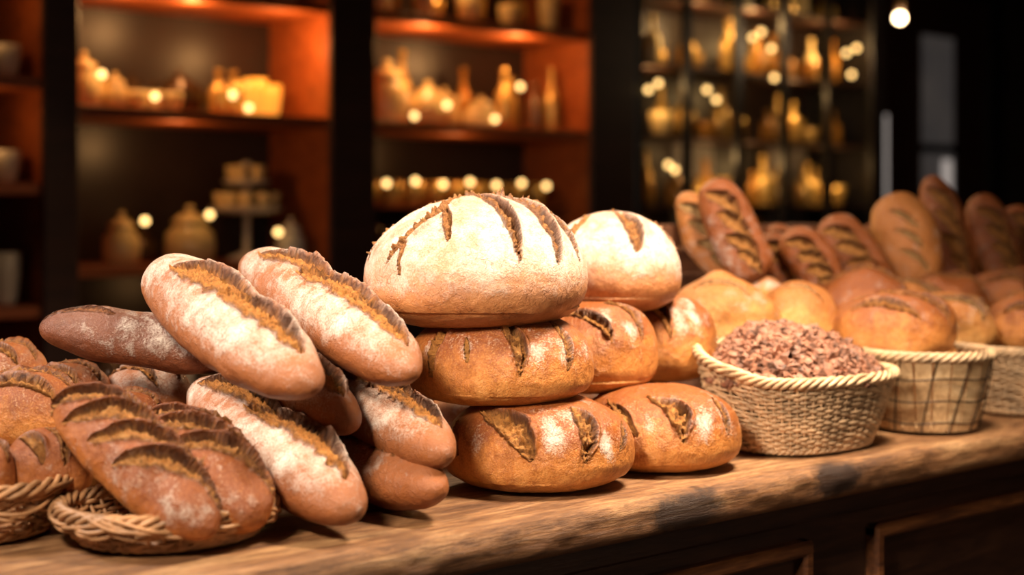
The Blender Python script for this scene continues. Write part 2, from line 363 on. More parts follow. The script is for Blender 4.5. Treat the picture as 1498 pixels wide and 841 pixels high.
# ---- centre stack
b1cuts = [(-.10, -.06, -1.02, -.92, .072, .12, .014, .006), (-.30, -.42, -.28, -1.05, .045, 0.04, .010, .004), (-.12, .05, .50, -1.24, .075, .07, .014, .007),
          (.15, .10, .98, -1.00, .084, .08, .014, .007), (.38, .12, 1.24, -.55, .070, .06, .012, .005), (-.35, .10, -1.32, -.35, .060, 0.06, .010, .004), (-.70, -.80, -.92, -1.2, .032, 0, .006, .002),
          (.0, .35, .15, 1.1, .06, 0, .006, .003), (-.3, .4, -.8, .9, .06, 0, .006, .003), (.4, .4, .9, .8, .06, 0, .006, .003)]
boule('sourdough_boule', 1.198, 1.502, 0.208, 0.153, 0.147, 0.180, b1cuts, 0.92, M_FLOUR, seed=11, Nn=128, fbias=-0.28, puff=0.62, pup=1.10, hu=.63)
b2cuts = [(.0, -.10, .38, -1.1, .13, .06, .013, .006), (-.3, -.10, -.85, -.75, .065, .05, .009, .003), (.5, .15, 1.15, -.35, .07, 0, .008, .003), (-.3, .4, -.8, .9, .07, 0, .005, .003)]
boule('sourdough_boule', 1.533, 1.586, 0.210, 0.108, 0.105, 0.151, b2cuts, 0.95, M_FLOUR, seed=23, Nn=84, fbias=-0.10, puff=0.62, pup=.95, hu=.62)

boule('round_country_loaf', 1.209, 1.466, 0.110, 0.124, 0.108, 0.118,
      [(-.05, -.40, .34, -1.50, .090, .05, .011, .006), (-.35, -.35, -1.15, -1.15, .080, -.05, .009, .005), (.45, -.3, 1.05, -1.10, .065, 0.05, .008, .004), (-.35, -.75, -.45, -1.25, .035, 0, .005, .002)], 0.25, M_GOLD, seed=31, Nn=96,
      fbias=0.2, puff=0.6, pup=.68, fstreak=[(-.42, -1.0, .20, .95), (.48, -1.05, .18, .9), (-.95, -.70, .20, 1.05), (-.08, -.95, .15, .8), (.8, -.8, .2, .6)])
boule('round_country_loaf', 1.440, 1.533, 0.098, 0.096, 0.100, 0.136, [(-.55, -.3, .35, -1.15, .10, .08, .011, .006), (.10, -.1, .95, -.75, .08, .05, .009, .004)], 0.2, M_GOLD, seed=32, Nn=80,
      fbias=0.25, puff=0.62, pup=.7, fstreak=[(.15, -.55, .22, .8), (.6, -.75, .2, .9)])
boule('round_country_loaf', 1.650, 1.590, 0.095, 0.088, 0.095, 0.140, [(-.55, -.25, .05, -1.30, .10, .08, .011, .006)], 0.2, M_GOLD, seed=33, Nn=80,
      fbias=0.2, puff=0.62, pup=.7, fstreak=[(.40, -.65, .32, 1.1), (.2, -.95, .22, .9)])
boule('round_country_loaf', 1.241, 1.426, 0.0, 0.124, 0.110, 0.120,
      [(-.52, -.40, -.12, -1.50, .17, .04, .013, .008), (.28, -.40, .74, -1.38, .12, .05, .012, .006), (-.9, -.25, -1.25, -.85, .07, 0, .008, .003), (.95, -.25, 1.25, -.75, .06, 0, .007, .003)], 0.2, M_GOLD, seed=41, Nn=100,
      fbias=0.3, puff=0.58, pup=.62, fstreak=[(.14, -1.05, .20, 1.15), (-.85, -.95, .20, .9), (.98, -.95, .18, 1.1), (.3, -.7, .2, .8)])
boule('round_country_loaf', 1.467, 1.420, 0.0, 0.117, 0.106, 0.116,
      [(-.12, -.40, .28, -1.48, .14, .05, .013, .007), (-.60, -.4, -.50, -1.3, .08, 0, .010, .005), (.50, -.3, 1.05, -.95, .07, 0, .008, .003)], 0.2, M_GOLD, seed=42, Nn=96,
      fbias=0.3, puff=0.58, pup=.62, fstreak=[(-.26, -1.10, .15, 1.1), (.55, -1.05, .22, 1.1), (.9, -.7, .22, .7), (-.85, -.9, .18, .9)])
boule('round_country_loaf', 1.36, 1.66, 0.0, 0.11, 0.10, 0.10, (), 0.3, M_GOLD, seed=43, Nn=32)
boule('round_country_loaf', 1.63, 1.65, 0.0, 0.10, 0.10, 0.098, (), 0.3, M_GOLD, seed=44, Nn=32)
boule('round_country_loaf', 1.15, 1.70, 0.0, 0.10, 0.09, 0.10, (), 0.3, M_GOLD, seed=45, Nn=32)

# ---- batons on the left
LC = [(-.50, -.55, .35, -.04, .023, .04, .012, .010), (.1, -.38, .86, .02, .020, .04, .012, .010)]
LC2 = [(-.68, -.46, .0, .0, .019, .04, .012, .010), (-.20, -.44, .50, .04, .020, .04, .012, .010), (.25, -.30, .88, .08, .016, .04, .010, .008)]
LC3 = [(-.75, -.55, .1, -.05, .019, .05, .012, .010), (-.1, -.42, .88, .02, .019, .05, .012, .010)]
def ext(a, b, e):
    a = Vector(a); b = Vector(b); d = (b-a).normalized()*e; return a-d, b+d
def bt(a, b, e, *k, **kw):
    p, q = ext(a, b, e); return baton('floured_batard', p, q, *k, pw=kw.pop('pw', 2.8), flat=.9, fside=kw.pop('fside', .10), **kw)
bt((.858, 1.721, .272), (.826, 1.362, .182), .042, .058, .054, LC, 0.84, M_BATON, seed=51, bend=.006)
bt((1.003, 1.731, .283), (.965, 1.356, .186), .040, .052, .049, LC2, 0.76, M_BATON, seed=52, bend=-.006)
bt((.890, 1.674, .120), (.864, 1.330, .045), .040, .053, .050, LC3, 0.78, M_BATON, seed=53)
bt((1.069, 1.688, .135), (1.006, 1.350, .086), .040, .049, .046, LC2, 0.68, M_BATON, seed=54)
bt((1.03, 1.68, .040), (.992, 1.345, .042), .040, .049, .045, LC, 0.30, M_BATON, seed=55)
bt((.945, 1.720, .195), (.925, 1.42, .122), .030, .042, .042, LC, 0.6, M_BATON, seed=56)
bt((.94, 1.70, .040), (.945, 1.44, .035), .030, .038, .038, (), 0.4, M_BATON, seed=57, nS=90, nT=40)
bt((1.075, 1.75, .222), (1.045, 1.50, .168), .030, .040, .040, LC, 0.5, M_BATON, seed=58, nS=160, nT=80)
a, b = ext((.748, 1.800, .208), (.93, 1.665, .170), .03)
baton('rye_baguette', a, b, .043, .041, [(-.98, -.2, -.35, -.5, .008, .05, .004, .002)], 0.6, M_RED, seed=60)

# ---- small scored loaves in the little basket (front left)
def diag(nc, s0, s1, w, ls=.36, dth=1.0, dp=.011, er=.009, off=0.0):
    r = []
    for i in range(nc):
        c = s0+(s1-s0)*i/(nc-1); r.append((c-ls, -dth+off, c+ls, dth*.8+off, w, .08, dp, er))
    return r
a, b = ext((.661, 1.534, .136), (.705, 1.370, .046), .040)
baton('scored_rustic_roll', a, b, .047, .045, diag(4, -.52, .52, .012, .44, off=-.2), 0.25, M_DARK, seed=71, roll=0.1, lump=1.5)
a, b = ext((.770, 1.545, .100), (.766, 1.375, .046), .038)
baton('scored_rustic_roll', a, b, .057, .050, diag(3, -.42, .42, .016, .46, off=-.2), 0.18, M_DARK, seed=72, roll=-0.1, lump=1.8)
def bun(X, Y, zc, r, h, seed, mat=None, flour=.15, cuts=None, ry=None, rot=-40, name='crusty_bread_roll', Nn=48, **k):
    if cuts is None: cuts = [(-.9, -.3, .6, -1.05, .12, .12, .009, .006), (-.6, .2, 1.0, -.45, .12, .12, .009, .006)]
    return boule(name, X, Y, zc-h/2, r, ry or r*.85, h, cuts, flour, mat or M_DARK, rot=rot, seed=seed, Nn=Nn, puff=.7, pup=.85, lump=1.3, **k)
bun(.668, 1.724, .120, .070, .090, 81, M_GOLD, cuts=[(-1.0, -.7, .9, -.8, .16, .12, .010, .006), (-.9, -.15, 1.1, -.25, .14, .12, .009, .006)])
bun(.640, 1.590, .072, .044, .074, 82, cuts=[(-.6, -.2, .2, -1.2, .16, .1, .009, .005), (.0, 0, .8, -1.0, .14, .1, .009, .005)])
bun(.570, 1.590, .074, .038, .078, 83)
bun(.775, 1.665, .108, .054, .080, 84, M_DARK)
bun(.775, 1.860, .125, .064, .080, 85, M_DARK)
bun(.727, 1.945, .150, .058, .070, 86, M_GOLD)
bun(.874, 1.830, .120, .065, .080, 87, M_BATON, .6)
for i, (X, Y) in enumerate([(.70, 1.77), (.80, 1.78), (.73, 1.90), (.60, 1.80), (.88, 1.86), (.77, 1.66), (.64, 1.90), (.60, 1.72)]):
    bun(X, Y, .042, .056, .084, 90+i, Nn=24)
bun(.58, 1.84, .12, .055, .08, 99, M_GOLD)

# ---- right-hand loaves
rc = [(-.9, -.5, .2, -1.15, .10, .1, .012, .007), (-.2, -.35, .9, -.85, .10, .1, .012, .007), (-.7, .1, .3, -.3, .08, .1, .009, .005)]
rc2 = [(-.6, -.3, .9, -1.0, .14, .12, .012, .007), (.3, -.1, 1.1, -.5, .09, .1, .009, .005)]
rc3 = [(-1.0, -.2, 1.0, -.6, .13, .12, .012, .008)]
def rl(X, Y, zb, r, h, seed, mat, fl=.15, cuts=rc, ry=.9, **k): return boule('rustic_round_loaf', X, Y, zb, r, r*ry, h, cuts, fl, mat, seed=seed, Nn=64, puff=.66, pup=.85, lump=3.0, **k)
rl(1.851, 1.650, .125, .094, .128, 101, M_PALE, .25, [(-.6, -.3, .5, -.7, .05, .1, .006, .004)])
rl(2.00, 1.600, .125, .080, .105, 102, M_PALE, .15, [(-.6, -.3, .5, -.7, .05, .1, .006, .004)])
rl(2.081, 1.450, .105, .116, .130, 103, M_GOLD, .2, rc, .8)
rl(2.275, 1.490, .098, .092, .130, 104, M_PALE, .3, rc2)
rl(2.500, 1.620, .125, .088, .125, 105, M_DARK, .1, rc3)
rl(2.427, 1.410, .105, .078, .110, 106, M_GOLD, .2)
rl(2.70, 1.61, .125, .092, .135, 107, M_DARK, .15)
rl(2.62, 1.44, .06, .080, .150, 108, M_GOLD, .2, rc2)
rl(2.24, 1.63, .125, .085, .13, 109, M_DARK, .2, rc3)
rl(2.37, 1.63, .125, .080, .115, 110, M_PALE, .2, rc2)

# upright loaves on the riser
def upr(X, Y, z0, z1, rw, lean, seed, mat, fl=.2, rough=True, th=.8, name='upright_baguette'):
    P0 = (X+lean*.766*.5, Y-lean*.643*.5+.03, z1); P1 = (X-lean*.766*.5, Y+lean*.643*.5-.03, z0)
    q = rw*.28
    cu = [(-.80, -.50, -.10, .40, q, .08, .013, .009), (-.38, -.50, .32, .40, q, .08, .013, .009), (.05, -.50, .70, .40, q, .08, .013, .009), (.42, -.35, .90, .3, q*.8, .08, .011, .007)] if rough else [(-.6, -.5, -.1, .3, rw*.09, .1, .006, .004), (-.2, -.5, .3, .3, rw*.09, .1, .006, .004), (.2, -.5, .7, .3, rw*.09, .1, .006, .004)]
    return baton(name, P0, P1, rw, rw*th, cu, fl, mat, seed=seed, nS=150, nT=90, pw=3.2, flat=1.0, lump=1.8)
upr(2.026, 1.84, .235, .400, .038, -.045, 111, M_PALE, .3)
upr(2.009, 1.755, .238, .422, .048, -.036, 112, M_DARK, .35)
upr(2.217, 1.80, .200, .316, .042, -.035, 113, M_DARK)
upr(2.211, 1.73, .200, .326, .045, -.045, 114, M_DARK)
upr(2.379, 1.76, .200, .352, .050, -.065, 115, M_DARK)
upr(2.531, 1.74, .202, .411, .063, -.005, 116, M_PALE, .2, False)
upr(2.740, 1.78, .202, .4486, .048, -.02, 117, M_DARK)
upr(2.955, 1.86, .202, .3695, .038, -.01, 118, M_DARK)
upr(2.890, 1.75, .202, .396, .048, -.02, 119, M_DARK)
upr(3.097, 1.80, .202, .38, .05, 0, 120, M_DARK)
upr(2.30, 1.86, .202, .34, .04, -.03, 124, M_DARK)
upr(2.66, 1.90, .202, .34, .04, .02, 125, M_DARK)
bun(2.045, 1.715, .224, .036, .048, 121, M_PALE, .6, ())
bun(2.60, 1.700, .222, .040, .042, 122, M_PALE, .9, ())

# stepped display riser and crate behind
r = MB()
r.box(1.78, 3.6, 1.535, 1.71, 0, .125, M_CRATE, .004); r.box(1.92, 3.6, 1.712, 2.06, 0, .200, M_CRATE, .004)
r.make('wooden_display_riser', (0, 0, H))
c = MB()
for i, z in enumerate((.202, .250, .298)):
    c.box(1.93, 2.50, 1.900, 1.912, z, z+.042, M_CRATE, .002); c.box(1.93, 2.50, 2.038, 2.050, z, z+.042, M_CRATE, .002)
    c.box(1.93, 1.942, 1.912, 2.038, z, z+.042, M_CRATE, .002); c.box(2.488, 2.50, 1.912, 2.038, z, z+.042, M_CRATE, .002)
for X in (1.945, 2.46):
    for Y in (1.913, 2.012): c.box(X, X+.025, Y, Y+.025, .202, .340, M_CRATE, .002)
c.box(1.93, 2.50, 1.90, 2.05, .2005, .2015, M_CRATE)
c.make('wooden_crate', (0, 0, H))

# ------------------------------------------------------------------ baskets
def outline(a, rx, ry, n):
    ca, sa = np.cos(a), np.sin(a)
    return rx*np.sign(ca)*np.abs(ca)**(2/n), ry*np.sign(sa)*np.abs(sa)**(2/n)
def wicker(name, X, Y, rx, ry, h, flare=.78, n=2.4, stakes=44, rows=18, rad=.0032, mat=M_WICK, rimm=None, rim_r=.005, raise_back=0.0, rot=0.0, extra=0):
    mb = MB(); st = 2*np.pi*np.arange(stakes)/stakes
    def pt(a, t, off=0.0):
        k = flare+(1-flare)*t**.8
        x, y = outline(a, rx*k+off, ry*k+off, n)
        lift = raise_back*np.clip(np.sin(a-.5), 0, 1)**1.5*t
        return np.stack([x, y, .004+h*t+lift+0*a], 1)
    a = np.linspace(0, 2*np.pi, 48, endpoint=False); b = pt(a, np.zeros_like(a)); mb.add(b+[0, 0, .002], [list(range(48))], mat)
    for s_ in st:
        t = np.linspace(0, 1, 9); mb.tube(pt(np.full(9, s_), t), rad*.95, mat, 5)
    m = stakes*4; aa = 2*np.pi*np.arange(m)/m
    for r_ in range(rows):
        t = (r_+.5)/rows
        off = rad*1.15*np.cos(aa*stakes/2+np.pi*(r_ % 2))
        k = flare+(1-flare)*t**.8
        x, y = outline(aa, rx*k, ry*k, n); rr = np.hypot(x, y); x = x*(1+off/rr); y = y*(1+off/rr)
        lift = raise_back*np.clip(np.sin(aa-.5), 0, 1)**1.5*t
        z = .004+h*t+lift+rad*.45*np.sin(aa*7+r_*1.7)+rad*.3*np.sin(aa*17+r_)
        mb.tube(np.stack([x, y, z], 1), rad*(1+.18*random.uniform(-1, 1)), mat, 6, True)
    for ph in range(4):
        R_ = rim_r*1.1
        tw = np.round(stakes/4.0)*aa+ph*np.pi/2
        P = pt(aa, np.ones_like(aa)); x, y = P[:, 0], P[:, 1]; rr = np.hypot(x, y); o = R_*np.cos(tw)
        mb.tube(np.stack([x*(1+o/rr), y*(1+o/rr), P[:, 2]+R_*np.sin(tw)], 1), rim_r*.62, rimm or mat, 6, True)
        P = pt(aa, np.zeros_like(aa)); x, y = P[:, 0], P[:, 1]; rr = np.hypot(x, y); o = R_*.7*np.cos(tw)
        mb.tube(np.stack([x*(1+o/rr), y*(1+o/rr), P[:, 2]+R_*.7*np.sin(tw)+.004], 1), rim_r*.5, mat, 6, True)
    for e in range(extra):
        ph = random.uniform(0, 6.28); k_ = random.choice((3, 4, 5, 7)); P = pt(aa, np.full_like(aa, random.uniform(.55, 1.0))); x, y = P[:, 0], P[:, 1]; rr = np.hypot(x, y)
        o = .006+.005*np.sin(k_*aa+ph); mb.tube(np.stack([x*(1+o/rr), y*(1+o/rr), P[:, 2]+.007*np.cos(k_*aa+ph*2)], 1), rad*.8, mat, 6, True)
    ob = mb.make(name, (X, Y, H+.002)); ob.rotation_euler[2] = rot
    return ob
wicker('wicker_basket', 1.765, 1.415, .162, .124, .108, .74, 2.6, 60, 24, .0023, M_WICK, None, .0055, raise_back=.045)
wicker('wicker_basket', 2.392, 1.400, .118, .105, .112, .80, 2.2, 48, 24, .0022, M_WICK, None, .0055)
wicker('low_wicker_basket', .728, 1.462, .118, .108, .034, .82, 2.1, 40, 6, .0028, M_WICKB, M_WICKB, .0052, extra=9)
wicker('wicker_basket', .560, 1.630, .112, .112, .055, .80, 2.1, 36, 9, .0030, M_WICKB, M_WICKB, .0055, extra=5)

# splint basket with wires
mb = MB(); X, Y, rx, ry, h = 2.070, 1.385, .108, .104, .122
K = 22
for i in range(K):
    a0 = 2*np.pi*i/K; da = 2*np.pi/K*.44
    v = []; f = []
    for t in np.linspace(0, 1, 7):
        k = .74+.26*t**.9
        for aa_, ro in ((a0-da, 0), (a0+da, 0), (a0+da, .004), (a0-da, .004)):
            v.append(((rx*k+ro)*math.cos(aa_), (ry*k+ro)*math.sin(aa_), .004+h*t))
    for j in range(6):
        o = j*4
        for (p_, q_) in ((0, 1), (1, 2), (2, 3), (3, 0)): f.append((o+p_, o+4+p_, o+4+q_, o+q_))
    f.append((0, 1, 2, 3)); f.append((24, 27, 26, 25)); mb.add(v, f, M_SPLINT, False)
aa = np.linspace(0, 2*np.pi, 120, endpoint=False)
for t in (.12, .42, .72):
    k = .74+.26*t**.9; mb.tube(np.stack([(rx*k+.007)*np.cos(aa), (ry*k+.007)*np.sin(aa), .004+h*t+.002*np.sin(aa*5)], 1), .0013, M_WIRE, 6, True)
for i in range(12):
    a0 = 2*np.pi*i/12; t = np.linspace(0, 1, 10); k = .74+.26*t**.9; an = a0+.25*t
    mb.tube(np.stack([(rx*k+.007)*np.cos(an), (ry*k+.007)*np.sin(an), .004+h*t], 1), .0011, M_WIRE, 5)
for ph in range(4):
    tw = aa*12+ph*np.pi/2; o = .006*np.cos(tw)
    mb.tube(np.stack([(rx+.002+o)*np.cos(aa), (ry+.002+o)*np.sin(aa), .006+h+.006*np.sin(tw)], 1), .0036, M_WICK, 6, True)
v = [(.74*rx*math.cos(q), .74*ry*math.sin(q), .004) for q in aa]; mb.add(v, [list(range(120))], M_SPLINT)
mb.make('splint_wood_basket', (X, Y, H+.002))

# chocolate crumble heap (one object)
def crumble():
    g = (1+5**.5)/2
    bv = np.array([(-1, g, 0), (1, g, 0), (-1, -g, 0), (1, -g, 0), (0, -1, g), (0, 1, g), (0, -1, -g), (0, 1, -g), (g, 0, -1), (g, 0, 1), (-g, 0, -1), (-g, 0, 1)])/1.9
    bf = np.array([(0, 11, 5), (0, 5, 1), (0, 1, 7), (0, 7, 10), (0, 10, 11), (1, 5, 9), (5, 11, 4), (11, 10, 2), (10, 7, 6), (7, 1, 8), (3, 9, 4), (3, 4, 2), (3, 2, 6), (3, 6, 8), (3, 8, 9), (4, 9, 5), (2, 4, 11), (6, 2, 10), (8, 6, 7), (9, 8, 1)])
    rng = np.random.RandomState(3); V = []
    g1, g2 = 40, 14
    RX, RY, Z0, HH = .158, .120, .104, .076
    def zz(x, y, rr): return Z0+HH*(1-rr**3.0)+(-.12*x+.12*y)*(1-rr**4)
    for i in range(g2+1):
        rr = i/g2
        for k in range(g1):
            a = 2*np.pi*k/g1; x, y = RX*.97*rr*math.cos(a), RY*.97*rr*math.sin(a); V.append([x, y, zz(x, y, rr)-.007])
    V = [np.array(V)]; F = [(i*g1+k, i*g1+(k+1) % g1, (i+1)*g1+(k+1) % g1, (i+1)*g1+k) for i in range(g2) for k in range(g1)]
    o = len(V[0])
    for n_ in range(2900):
        rr = math.sqrt(rng.rand()); a = rng.rand()*2*np.pi; x, y = RX*rr*math.cos(a), RY*rr*math.sin(a)
        c_ = np.array([x, y, zz(x, y, rr)+rng.rand()*.009-.003])
        s_ = rng.uniform(.003, .0095)*np.array([rng.uniform(.8, 1.4), rng.uniform(.7, 1.2), rng.uniform(.4, .9)])
        q = Matrix.Rotation(rng.rand()*6, 3, 'X') @ Matrix.Rotation(rng.rand()*6, 3, 'Z')
        v = (bv*(1+.6*rng.uniform(-1, 1, (12, 1))))*s_; v = v @ np.array(q); V.append(v+c_); F += [tuple(t+o) for t in bf]; o += 12
    mkobj('chocolate_crumble_heap', np.concatenate(V), [list(map(int, t)) for t in F], M_CHOC, smooth=False, mw=Matrix.Translation((1.765, 1.415, H)))
crumble()

# ------------------------------------------------------------------ counter
x0, x1 = -.6, 4.6; nx = 1000; xs = np.linspace(x0, x1, nx)
prof = [(2.15, 0.0), (1.75, 0.0), (1.40, 0.0), (1.30, 0.0), (1.285, 0.0), (1.278, -.0015), (1.273, -.004), (1.270, -.008), (1.2685, -.013), (1.268, -.019), (1.2685, -.025), (1.269, -.031), (1.270, -.037), (1.272, -.043), (1.275, -.048), (1.281, -.052), (1.295, -.052), (2.15, -.052)]
V = []
for j, (yy, zz) in enumerate(prof):
    P = np.stack([xs, np.full(nx, yy), np.full(nx, zz)], 1)
    if 5 <= j <= 14:
        w_ = min(1, (j-4)/3)
        P[:, 1] += (vnoise(P, 6, 1)*.004+vnoise(P*np.array([.5, 1, 1.8]), 45, 2)*.0022+vnoise(P*np.array([.6, 1, 1.5]), 110, 4)*.0008)*w_; P[:, 2] += vnoise(P, 14, 3)*.0012*w_
    V.append(P)
V = np.concatenate(V); F = []; n_ = len(prof)
for j in range(n_):
    j2 = (j+1) % n_
    for i in range(nx-1): F.append((j*nx+i, j*nx+i+1, j2*nx+i+1, j2*nx+i))
sm = [True]*len(F)
F.append([j*nx for j in range(n_)]); F.append([j*nx+nx-1 for j in range(n_)][::-1]); sm += [False, False]
V[:, 2] += H
ctr = bpy.data.objects.new('bakery_counter', None); SC.collection.objects.link(ctr)
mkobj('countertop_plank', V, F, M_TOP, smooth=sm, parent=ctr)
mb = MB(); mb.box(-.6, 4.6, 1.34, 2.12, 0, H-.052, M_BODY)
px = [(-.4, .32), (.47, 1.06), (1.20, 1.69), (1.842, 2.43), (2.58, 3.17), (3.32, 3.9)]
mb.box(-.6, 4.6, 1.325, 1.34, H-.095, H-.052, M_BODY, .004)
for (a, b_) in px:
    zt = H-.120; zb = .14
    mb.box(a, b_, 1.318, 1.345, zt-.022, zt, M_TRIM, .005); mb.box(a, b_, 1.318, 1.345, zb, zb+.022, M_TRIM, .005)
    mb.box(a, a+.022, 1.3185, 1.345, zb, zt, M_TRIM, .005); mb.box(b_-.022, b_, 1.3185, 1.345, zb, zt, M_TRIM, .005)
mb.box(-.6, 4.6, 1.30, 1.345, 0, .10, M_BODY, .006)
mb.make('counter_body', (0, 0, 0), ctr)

# ------------------------------------------------------------------ room
def boxobj(name, *a, bev=0): m_ = MB(); m_.box(*a, bev); return m_.make(name)
boxobj('floor', -2.2, 9.2, -2.2, 4.9, -.1, 0, M_FLOOR)
boxobj('ceiling', -2.2, 9.2, -2.2, 4.9, 3.2, 3.3, M_WALL)
boxobj('wall_back', -2.2, 9.2, 4.80, 4.9, 0, 3.2, M_WALL)
boxobj('wall_front', -2.2, 9.2, -2.2, -2.1, 0, 3.2, M_WALL)
boxobj('wall_left', -2.2, -2.1, -2.1, 4.80, 0, 3.2, M_WALL)
boxobj('wall_right', 9.1, 9.2, -2.1, 4.80, 0, 3.2, M_WALL)

# shelving
Yf, Yb = 4.2, 4.60
sh = MB()
posts = [(.55, .66), (1.67, 1.78), (2.69, 2.877), (3.926, 4.177)]
for (a, b_) in posts:
    sh.box(a, b_, Yf-.02, Yf, 0, 2.9, M_POST, .003)
    sh.box(a, b_, Yf, Yb, 0, 2.9, M_SHELF)
sh.box(.55, 4.177, Yb, Yb+.03, 0, 2.9, M_BACK)
zs = {0: [-.35, .05, .42, .74, 1.1, 1.5], 1: [-.35, .165, .663, 1.06, 1.5], 2: [-.35, .19, .663, 1.06, 1.5]}
for k in range(3):
    a = posts[k][1]; b_ = posts[k+1][0]
    for z in zs[k]: sh.box(a, b_, Yf, Yb, H+z, H+z+.035, M_SHELF, .002)
sh.box(.50, 4.2, Yf-.03, Yb+.03, 2.9, 3.0, M_POST)
sh.make('shelving_unit')

def jar(X, z, r, h, m=M_CREAM, Y=4.36):
    b_ = MB(); b_.lathe([(r*.7, 0), (r*.95, h*.06), (r, h*.25), (r*.95, h*.5), (r*.7, h*.62), (r*.62, h*.66), (r*.74, h*.68), (r*.7, h*.74), (r*.4, h*.84), (r*.14, h*.88), (r*.12, h*.91), (r*.2, h*.95), (r*.12, h), (.0005, h)], X, Y, H+z, m)
    b_.make('lidded_ceramic_jar')
def bottle(mb_, X, z, r, h, m, Y=4.36):
    mb_.lathe([(r*.9, 0), (r, h*.03), (r, h*.5), (r*.85, h*.6), (r*.4, h*.7), (r*.32, h*.76), (r*.32, h*.94), (r*.4, h*.95), (r*.4, h), (.0005, h)], X, Y, H+z, m, 16)
def cup(mb_, X, z, r, h, m, Y=4.34):
    mb_.lathe([(r*.6, 0), (r*.75, h*.1), (r*.95, h*.6), (r, h), (r*.9, h), (r*.85, h*.6), (r*.5, h*.15), (.0005, h*.12)], X, Y, H+z, m, 18)
def teapot(X, z, r, m, Y=4.36):
    b_ = MB(); b_.lathe([(r*.55, 0), (r*.8, r*.15), (r, r*.6), (r*.9, r*1.05), (r*.5, r*1.35), (r*.5, r*1.4), (r*.2, r*1.55), (r*.1, r*1.6), (r*.16, r*1.72), (r*.05, r*1.82), (.0005, r*1.82)], X, Y, H+z, m)
    t = np.linspace(0, 1, 10); b_.tube(np.stack([X+r*(.8+.8*t), Y+0*t, H+z+r*(.5+.75*t**1.6)], 1), r*(.22-.12*t), m, 8)
    t = np.linspace(-1.2, 1.2, 12); b_.tube(np.stack([X-r*(.75+.6*np.cos(t)), Y+0*t, H+z+r*(.75+.5*np.sin(t))], 1), r*.09, m, 8)
    b_.make('teapot')
S1 = .699
for i, X in enumerate((1.86, 1.915, 1.965)): jar(X, S1, .055 if i < 2 else .045, .18-.03*i, M_CREAM, 4.33+.05*(i % 2))
g = MB()
for X in (2.03, 2.09, 2.15): cup(g, X, S1, .036, .062, M_CREAM, 4.30)
g.make('stacked_cups')
teapot(2.235, S1, .085, M_POTD, 4.42)
jar(2.10, S1, .06, .14, M_POTD, 4.50)
g = MB()
for i, X in enumerate((2.33, 2.385)): bottle(g, X, S1, .034, .15, M_BRASS, 4.32)
g.make('gilt_bottles')
for i, (X, hh) in enumerate(((2.44, .12), (2.51, .135), (2.585, .12))):
    g = MB(); cup(g, X, S1, .044, hh, M_GLOWO, 4.36+.03*i); g.make('orange_glow_cup')
jar(3.05, S1, .088, .24); teapot(3.24, S1, .095, M_CREAM, 4.36); jar(3.39, S1, .06, .16, M_CREAM, 4.45); jar(3.45, S1, .070, .12, M_CREAM, 4.30)
g = MB()
for X, Y, hh, r_, mm in ((3.60, 4.34, .24, .040, M_BRASS), (3.70, 4.42, .22, .032, M_BRASS), (3.78, 4.36, .20, .03, M_BOT), (3.87, 4.36, .26, .034, M_BRASS), (3.52, 4.5, .25, .035, M_AMBER), (3.22, 4.5, .3, .035, M_BRASS)):
    bottle(g, X, S1, r_, hh, mm, Y)
g.make('glass_bottles')
g = MB()
for i, X in enumerate(np.linspace(2.98, 3.82, 9)): cup(g, X, 1.098, .045, .09+.03*(i % 3), M_BRASS if i % 2 else M_CREAM, 4.32+.08*(i % 2))
g.make('row_of_bowls')
g = MB()
for i, X in enumerate(np.linspace(1.95, 2.6, 6)): cup(g, X, 1.098, .05, .10, M_WHITE, 4.34)
g.make('row_of_bowls')
g = MB(); g.box(2.88, 3.923, 4.32, 4.598, H+.385, H+.400, M_SHELF)
g.make('inner_shelf')
g = MB()
for i, X in enumerate(np.linspace(2.98, 3.80, 9)):
    for Y in (4.37, 4.5): cup(g, X+(.04 if Y > 4.4 else 0), .402, .040, .085, M_BRASS, Y)
g.make('gilt_glasses')
g = MB()
for i, X in enumerate(np.linspace(2.98, 3.80, 8)): cup(g, X, .226, .045, .09, M_POTD, 4.36)
g.make('row_of_mugs')
jar(2.00, .201, .062, .17, M_CREAM, 4.36); jar(2.245, .201, .085, .19, M_CREAM, 4.36)
jar(2.60, .201, .05, .15, M_WHITE, 4.30); jar(2.12, .201, .06, .12, M_POTD, 4.48)
g = MB(); X = 2.50; Y = 4.43
g.lathe([(.07, 0), (.065, .01), (.012, .03), (.012, .16), (.11, .165), (.13, .18), (.13, .185), (.012, .187), (.012, .26), (.075, .265), (.085, .275), (.085, .28), (.012, .283), (.012, .33), (.02, .34), (.0005, .35)], X, Y, H+.201, M_WHITE, 28)
for k in range(9):
    a = 2*np.pi*k/9; cup(g, X+.09*math.cos(a), .387, .028, .05, M_CREAM, Y+.09*math.sin(a))
for k in range(5):
    a = 2*np.pi*k/5; cup(g, X+.05*math.cos(a), .482, .024, .05, M_CREAM, Y+.05*math.sin(a))
g.make('tiered_cake_stand')
g = MB()
for z in (.086, .456, .776, 1.136):
    for i, X in enumerate(np.linspace(1.34, 1.60, 4)): cup(g, X, z, .045, .10 if z != .086 else .16, M_WHITE, 4.30)
g.make('stacked_cups')
g = MB()
for i, X in enumerate(np.linspace(1.85, 2.6, 7)): bottle(g, X, -.314, .05, .3, M_WHITE if i % 3 == 0 else M_BOT, 4.4)
g.make('storage_bottles')

